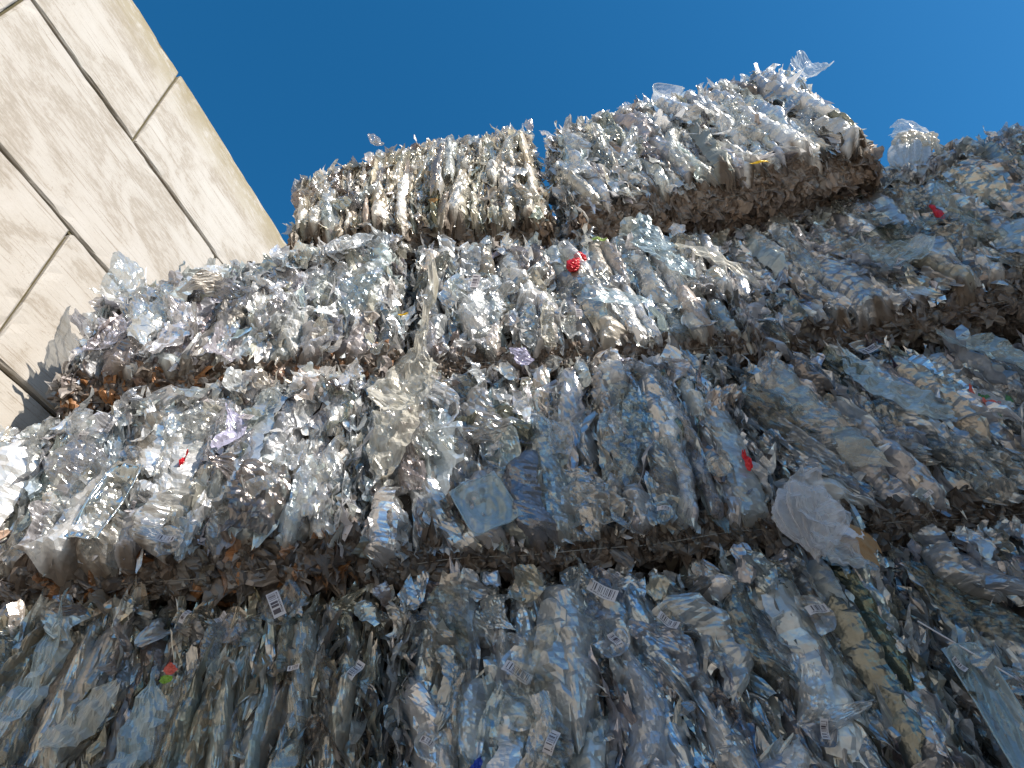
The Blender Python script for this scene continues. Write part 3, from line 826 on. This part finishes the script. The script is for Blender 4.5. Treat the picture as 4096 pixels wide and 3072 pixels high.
def blob(name, mat, loc, rz, size, seed, label=None, cat=None, parent=None, crease=1.0, neck=None, tiltx=0.0, tilty=0.0, sub=5, group=None, folds=False):
    """a crumpled pouch of film: an ellipsoid pulled into sharp creases; neck pinches it at a height"""
    import bmesh
    rng = np.random.default_rng(seed)
    bm = bmesh.new(); bmesh.ops.create_icosphere(bm, subdivisions=sub, radius=1.0)
    P = np.array([v.co[:] for v in bm.verts])
    r = np.ones(len(P))
    for i in range(9):
        d = rng.normal(0, 1, 3); d /= np.linalg.norm(d)
        if folds: d[2] *= 0.15
        r += crease * 0.06 / (1 + i * 0.25) * tri((P @ d) * rng.uniform(0.6, 1.2) * (1 + i * 0.5) + rng.random())
    r += 0.004 * crease * rng.normal(0, 1, len(P))
    Q = P * r[:, None]
    if neck:
        for nz, nw, na in neck:
            s = 1 - na * np.exp(-((Q[:, 2] - nz) / nw) ** 2); Q[:, 0] *= s; Q[:, 1] *= s
    Q = Q * np.array(size)
    for v, q in zip(bm.verts, Q): v.co = q
    me = bpy.data.meshes.new(name); bm.to_mesh(me); bm.free(); me.materials.append(mat)
    o = bpy.data.objects.new(name, me); COL.objects.link(o)
    o.location = loc; o.rotation_euler = (tiltx, tilty, rz)
    if parent: o.parent = parent
    else: tag(o, label, cat, group)
    return o

def leaf(name, mat, loc, rz, L_, W_, seed, ang=0.0, label=None, cat=None, parent=None, curl=1.0, face=(0.1, -1, 0.15), crumple=1.0, taper=1.0, out=0.0, boxy=False, group=None, nu=19, nv=13, widths=None):
    """one torn, creased sheet, its long axis at ang from upright in the face plane"""
    rng = np.random.default_rng(seed)
    v, f, c, r = sheets(rng, np.zeros((1, 3)), np.array([[-math.sin(ang), -out, math.cos(ang)]]), np.array([face], float), np.array([L_]), np.array([W_]), nu, nv,
                        np.ones((1, 4)), np.array([.2]), curl=curl, crumple=crumple, pleat=0.004, widths=widths, taper=taper, boxy=boxy)
    o = mesh_obj(name, v, f, mat, parent)
    o.location = loc; o.rotation_euler = (0, 0, rz)
    if not parent: tag(o, label, cat, group)
    return o

# shiny red knot of film
p, a = on(b3B, .84, .66, .07)
kn = empty("red_film_knot", p, a); tag(kn, "shiny bright red knot of film stuck in the silvery middle bale", "wrapper")
blob("lower_bulge", RED, (0, 0, 0), 0, (.036, .03, .042), 3, parent=kn, crease=1.3)
blob("upper_bulge", RED, (.055, .005, .085), 0, (.028, .022, .038), 4, parent=kn, crease=1.3, tilty=-.4)
blob("twist", RED, (.034, .0, .046), 0, (.016, .014, .022), 5, parent=kn)

p, a = on(b3C, 1.17, .70, .06)
sc1 = empty("red_wrapper", p, a); tag(sc1, "small upright red wrapper in the grey bale at the right edge", "wrapper")
blob("wrapper_body", RED, (0, 0, -.02), 0, (.020, .014, .048), 6, parent=sc1, crease=1.4)
blob("wrapper_tail", RED, (.004, 0, .05), 0, (.012, .010, .026), 7, parent=sc1, crease=1.4)

p, a = on(b2C, 1.05, .51, .07)
pb_ = empty("printed_film_bag", p, a); tag(pb_, "crumpled clear bag printed coral red and green in the shaded right hand bale", "bag")
leaf("bag_film", MILKY, (0, 0.01, 0), 0, .24, .17, 61, ang=D(35), parent=pb_)
leaf("coral_patch", CORAL, (-.02, -.012, .005), 0, .085, .06, 62, ang=D(50), parent=pb_)
leaf("coral_streak", CORAL, (-.065, -.012, .085), 0, .07, .028, 63, ang=D(8), parent=pb_)
leaf("green_patch", GREEN, (-.03, -.010, .055), 0, .045, .02, 64, ang=D(60), parent=pb_)
leaf("green_patch", GREEN, (.06, -.012, .02), 0, .04, .02, 65, ang=D(20), parent=pb_)
leaf("green_patch", GREEN, (-.03, -.012, -.05), 0, .05, .016, 66, ang=D(-10), parent=pb_)

def scrap(b, x, z, mat, L_, W_, ang, label, seed, cat="scrap", out=.055, name="film_scrap", **kw):
    p, a = on(b, x, z, out)
    return leaf(name, mat, p, a, L_, W_, seed, ang=ang, label=label, cat=cat, **kw)
scrap(b2A, .89, .53, RED, .07, .02, D(-12), "thin red sliver of film on the big sunlit left hand bale", 71)
scrap(b2B, 1.55, .31, RED, .10, .022, 0, "dark red strip in a crevice near the central bale's right seam", 72)
scrap(b3A, 1.57, .29, YELLOW, .016, .05, 0, "tiny yellow scrap above the big beige film", 73, crumple=.4)
scrap(b4B, 1.11, .13, YELLOW, .02, .10, D(6), "flat yellow strip at the muddy lower edge of the right topmost bale", 74, crumple=.4)
scrap(b4A, .84, .36, ORANGE, .05, .045, D(20), "small orange scrap low in the left topmost bale", 75)
scrap(b1B, .27, .36, BLUE, .06, .03, D(-30), "deep blue scrap at the bottom edge of the photo", 76)
p, a = on(b1A, 1.06, .73, .06)
s = empty("pink_green_scrap", p, a); tag(s, "small pink and green printed scrap on the smoky bottom left bale", "scrap")
leaf("pink_print", CORAL, (0, 0, .022), 0, .04, .035, 77, ang=D(30), parent=s, crumple=.5)
leaf("green_print", film_mat("leaf_green_print", (.25, .42, .05), .3, .95, .2), (.006, -.002, -.018), 0, .026, .036, 78, parent=s, crumple=.5)
scrap(b3B, 1.02, .93, film_mat("pale_green_scrap", (.45, .6, .22), .4, .95, .2), .024, .11, D(8), "pale green and cream twisted scrap above the red knot", 79, crumple=.8)
scrap(b2B, .72, 1.00, LAV, .12, .08, D(10), "pale lavender tuft of film where the two middle rows meet", 80, out=.10, curl=1.6)
scrap(b2A, 1.07, .66, LAV, .22, .08, D(-8), "long pale lavender film hanging down the sunlit left hand bale", 81, out=.07)
scrap(b3A, 1.28, .97, CLEARW, .30, .15, D(-60), "arching clear sheet curling over the top of the bale beside the wall", 82, out=.08, curl=1.4)

# concentric-step tray, bluish, flat on
def molded_tray(name, label, mat, loc, rz, ang, w, h, steps, seed, ribs=0, d=0.035, tip=0.0):
    root = empty(name, loc, rz); tag(root, label, "tray")
    rng = np.random.default_rng(seed)
    n = 41
    U, W = np.meshgrid(np.linspace(-1, 1, n), np.linspace(-1, 1, n), indexing='ij')
    r = (np.abs(U) ** 5 + np.abs(W) ** 5) ** 0.2
    y = np.zeros_like(U)
    for k, e in enumerate(steps): y += d / len(steps) / (1 + np.exp(-(e - r) * 45))
    if ribs: y += 0.010 * (np.abs(W) < .75) * np.sign(np.sin(W * ribs * math.pi)) * (r < .8) * -1
    y += 0.006 * tri(U * .8 + W * .55 + .2) + 0.004 * tri(U * 1.7 - W * 1.1) + rng.normal(0, .0006, U.shape)
    ca, sa = math.cos(ang), math.sin(ang)
    x_ = U * w / 2; z_ = W * h / 2
    X = x_ * ca - z_ * sa; Z = x_ * sa + z_ * ca
    V = np.stack([X, y + Z * tip, Z], -1).reshape(-1, 3)
    idx = np.arange(n * n).reshape(n, n)
    F = np.stack([idx[:-1, :-1], idx[1:, :-1], idx[1:, 1:], idx[:-1, 1:]], -1).reshape(-1, 4)
    mesh_obj("tray_base", V, F, mat, root, smooth=True)
    # rolled rim
    pts = []
    for t_ in np.linspace(0, 2 * math.pi, 60):
        c_, s_ = math.cos(t_), math.sin(t_)
        q = (abs(c_) ** 5 + abs(s_) ** 5) ** 0.2
        x_, z_ = c_ / q * w / 2 * 1.01, s_ / q * h / 2 * 1.01
        Zq = x_ * sa + z_ * ca
        pts.append((x_ * ca - z_ * sa, Zq * tip - .001 + 0.006 * tri(c_ / q * .8 + s_ / q * .55 + .2), Zq))
    tube("rim", pts, 0.0032, mat, root)
    return root
p, a = on(b2B, .49, .20, .075)
molded_tray("clear_tray", "flat pale blue square tray with stepped rings, low in the central bale", BLUISH, p, a, D(22), .20, .24, (.9, .62, .52, .30), 91)
p, a = on(b2A, .66, .32, .09)
molded_tray("silver_tray", "shiny silvery moulded tray with deep pockets standing upright in the left hand bale", SILVER, p, a, D(-12), .13, .34, (.85, .7), 92, ribs=3, d=.045)
p, a = on(b1C, .06, .36, .06)
molded_tray("long_clear_tray", "long blue tinted clear tray standing upright by the bottom right seam", BLUISH, p, a, D(2), .13, .44, (.9, .7), 93, d=.03)

# big torn films
scrap(b2B, .20, .84, BEIGE, .72, .30, D(-4), "large translucent beige film hanging over the seam in the centre left", 101, cat="film", out=.16, curl=.7, name="beige_film", nu=41, nv=25, widths=[.15, .35, .7, .95, 1, .8, .45, .25, .16, .06], crumple=1.1, face=(-.3, -1, .1))
scrap(b2B, .14, .60, BEIGE, .42, .17, D(-20), "torn lower tail of beige film below the large beige one", 102, cat="film", out=.13, curl=.8, name="beige_film", nu=25, nv=15)
scrap(b3B, 1.28, .88, BLUISH, .34, .17, D(12), "bluish bent tray film standing tall right of the red knot", 103, cat="film", out=.09, curl=1., name="bluish_film", face=(-.3, -1, 0))
scrap(b3B, 1.36, .66, BLUISH, .42, .15, D(28), "bluish long film sloping down below the tall bluish one", 104, cat="film", out=.09, curl=1., name="bluish_film")
scrap(b3B, 1.06, .31, BLUISH, .13, .24, D(-10), "pale blue lens shaped sheet low on the silvery middle bale", 105, cat="film", out=.09, curl=.4, crumple=.5, name="bluish_film")
scrap(b3B, .31, .33, CLEARW, .15, .13, D(0), "brilliant white crumple of film catching the sun on the silvery middle bale", 106, cat="film", out=.09, curl=1.4, crumple=1.5, name="white_film")
scrap(b3B, 1.60, .62, BEIGE, .52, .10, D(35), "long yellowish film folded over the seam left of the grey bale", 107, cat="film", out=.10, curl=1., name="beige_film")
scrap(b1A, 1.04, .56, CLEAR, .34, .10, D(-3), "long clear lens shaped blister hanging at the lower left", 108, cat="film", out=.10, curl=1.1, crumple=1.2, name="clear_blister")
scrap(b1A, .86, .60, BEIGE, .24, .11, D(-38), "beige folded film lying aslant at the lower left", 109, cat="film", out=.09, curl=1., name="beige_film")
scrap(b1A, .66, .74, CLEAR, .44, .06, D(-8), "long narrow clear strip leaning right under the muddy ledge", 110, cat="film", out=.08, curl=.5, crumple=1.2, name="clear_strip")
scrap(b2C, .62, .66, CLEAR, .52, .20, D(34), "large clear sheet slanting across the shaded right hand bale", 111, cat="film", out=.08, curl=.6, name="clear_sheet", nu=27, nv=17)
scrap(b2C, 1.22, .80, CLEAR, .5, .18, D(48), "second large clear sheet slanting down to the right edge of the photo", 112, cat="film", out=.09, curl=.6, name="clear_sheet", nu=27, nv=17)
scrap(b3C, .82, .42, CLEAR, .17, .34, D(10), "wide clear folded lid with a barcode on the grey right hand bale", 113, cat="film", out=.06, curl=.6, crumple=1.2, name="clear_box", boxy=True)

# pieces standing up against the sky
def upright(b, x, y, z, mat, L_, W_, ang, label, seed, name, face=(.2, -1, 0), cat="film", **kw):
    a = b.rotation_euler.z; o = b.location
    p = (o.x + x * math.cos(a) - y * math.sin(a), o.y + x * math.sin(a) + y * math.cos(a), o.z + z)
    return leaf(name, mat, p, a, L_, W_, seed, ang=ang, label=label, cat=cat, face=face, **kw)
upright(b4B, 1.52, .05, 1.47, CLEARW, .24, .12, D(2), "sharp cornered clear shard standing up on the right topmost bale", 121, "clear_shard", crumple=1.2)
upright(b4B, 1.90, .04, 1.34, CLEARW, .22, .26, D(-45), "broad clear crumpled piece crowning the highest corner of the pile", 122, "clear_shard", crumple=1.4)
upright(b4B, 1.68, .06, 1.42, CLEARW, .13, .22, D(-95), "small rounded clear piece next to the brown flap on the highest bale", 123, "clear_shard")
upright(b4B, 1.60, .02, 1.36, film_mat("brown_stained_film", (.24, .19, .14), .4, .95, .2), .09, .22, D(-15), "brown stained flap on top of the highest bale", 124, "brown_flap", crumple=.5)
upright(b4B, .08, -.02, 1.07, CLEARW, .46, .045, D(22), "long thin splinter leaning left over the gap between the topmost bales", 125, "clear_splinter", crumple=.5)
upright(b4A, .84, .06, 1.24, CLEARW, .18, .20, D(-60), "domed clear lid on top of the left topmost bale", 126, "clear_shard", curl=1.4)
upright(b4A, 1.50, .02, 1.38, CLEARW, .16, .06, D(-6), "narrow flag of clear film on the left topmost bale by the gap", 127, "clear_shard")

# clear cup shell lying like an open ring on the crest
def ring_cup(loc, rz, label):
    root = empty("clear_cup", loc, rz); tag(root, label, "cup")
    V = []; n = 34; m = 7
    rng = np.random.default_rng(8)
    for i in range(n + 1):
        th = -0.35 + i / n * 5.3
        R = .085 + .008 * math.sin(th * 3)
        for j in range(m):
            s = j / (m - 1) - .5
            rr = R * (1 + .25 * abs(s)) + rng.normal(0, .002)
            V.append((rr * math.cos(th) * 1.15, s * .085 + .01 * math.sin(th * 2), rr * math.sin(th)))
    idx = np.arange((n + 1) * m).reshape(n + 1, m)
    F = np.stack([idx[:-1, :-1], idx[1:, :-1], idx[1:, 1:], idx[:-1, 1:]], -1).reshape(-1, 4)
    mesh_obj("cup_wall", np.array(V), F, CLEARW, root)
    tube("cup_rim", [V[i * m] for i in range(n + 1)], .003, CLEARW, root)
p, a = on(b4B, .92, 1.42, .0)
ring_cup(p, a + .2, "crumpled open clear cup curled like a ring on the crest of the pile")

# upright crushed bottle on the right hand bale
bt = empty("crushed_bottle", (2.50, 2.21, 5.27), 0.0); bt.rotation_euler = (0, D(27), D(-8))
tag(bt, "crushed clear bottle standing upright alone against the sky at the right", "bottle")
blob("bottle_body", CLEARW, (0, 0, .20), 0, (.105, .075, .25), 31, parent=bt, crease=1.6, folds=True)
blob("bottle_shoulder", film_mat("cloudy_bottle_plastic", (.70, .66, .58), .2, .6, .35), (.02, -.01, .36), 0, (.115, .07, .10), 32, parent=bt, crease=1.8)
blob("bottle_neck", CLEARW, (0, 0, .46), 0, (.05, .04, .07), 34, parent=bt, crease=1.4)
leaf("bottle_top_flap", CLEARW, (.0, -.01, .56), 0, .24, .20, 33, parent=bt, crumple=1.1, ang=D(5))

# hanging bag with the torn cardboard in it
p, a = on(b2B, 1.63, -.05, .13)
bag = blob("plastic_bag", MILKY, p, a, (.098, .07, .155), 41, "milky white plastic bag hanging over the seam at the lower right", "bag", crease=1.5, tilty=.18, folds=True, neck=[(-0.9, .5, .45), (.25, .25, -.10)])
leaf('bag_fold', MILKY, (-.02, -.085, .02), 0, .26, .14, 45, parent=bag, ang=D(8), curl=1, crumple=1.2)
leaf('bag_fold', MILKY, (.05, -.075, -.06), 0, .22, .11, 46, parent=bag, ang=D(-20), curl=1, crumple=1.2)
p2, a = on(b1B, 1.68, .92, .17)
leaf("bag_tail", MILKY, (.06, -.02, -.12), 0, .20, .15, 42, parent=bag, ang=D(25), curl=1)
p2, a = on(b1B, 1.64, .93, .20)
cb = leaf("torn_cardboard", CARD, p2, a, .10, .17, 43, ang=D(-28), label="torn piece of brown cardboard tucked into the hanging bag", cat="cardboard", crumple=.5, curl=.5, taper=.4)
leaf("white_face", RIBBON, (-.01, -.006, .035), 0, .05, .15, 44, ang=D(-28), parent=cb, crumple=.3, curl=.3, taper=.5)

# tangled white ribbon
p, a = on(b1C, .10, .46, .05)
rng_ = random.Random(4); pts = []
x, z = -.14, .22
for i in range(9): pts.append((x + i * .026, -.01, z - i * .03))
for i in range(26):
    pts.append((.07 + .035 * math.sin(i * 1.9) + rng_.uniform(-.012, .012) + i * .002, -.02 + .012 * math.cos(i * 1.3), -.03 - i * .010 + .03 * math.cos(i * 2.3)))
rb = tube("ribbon", pts, .0022, RIBBON, None, flat=1.6); rb.location = p; rb.rotation_euler = (0, 0, a)
tag(rb, "thin white ribbon tangled over the dark bale at the bottom right", "ribbon")
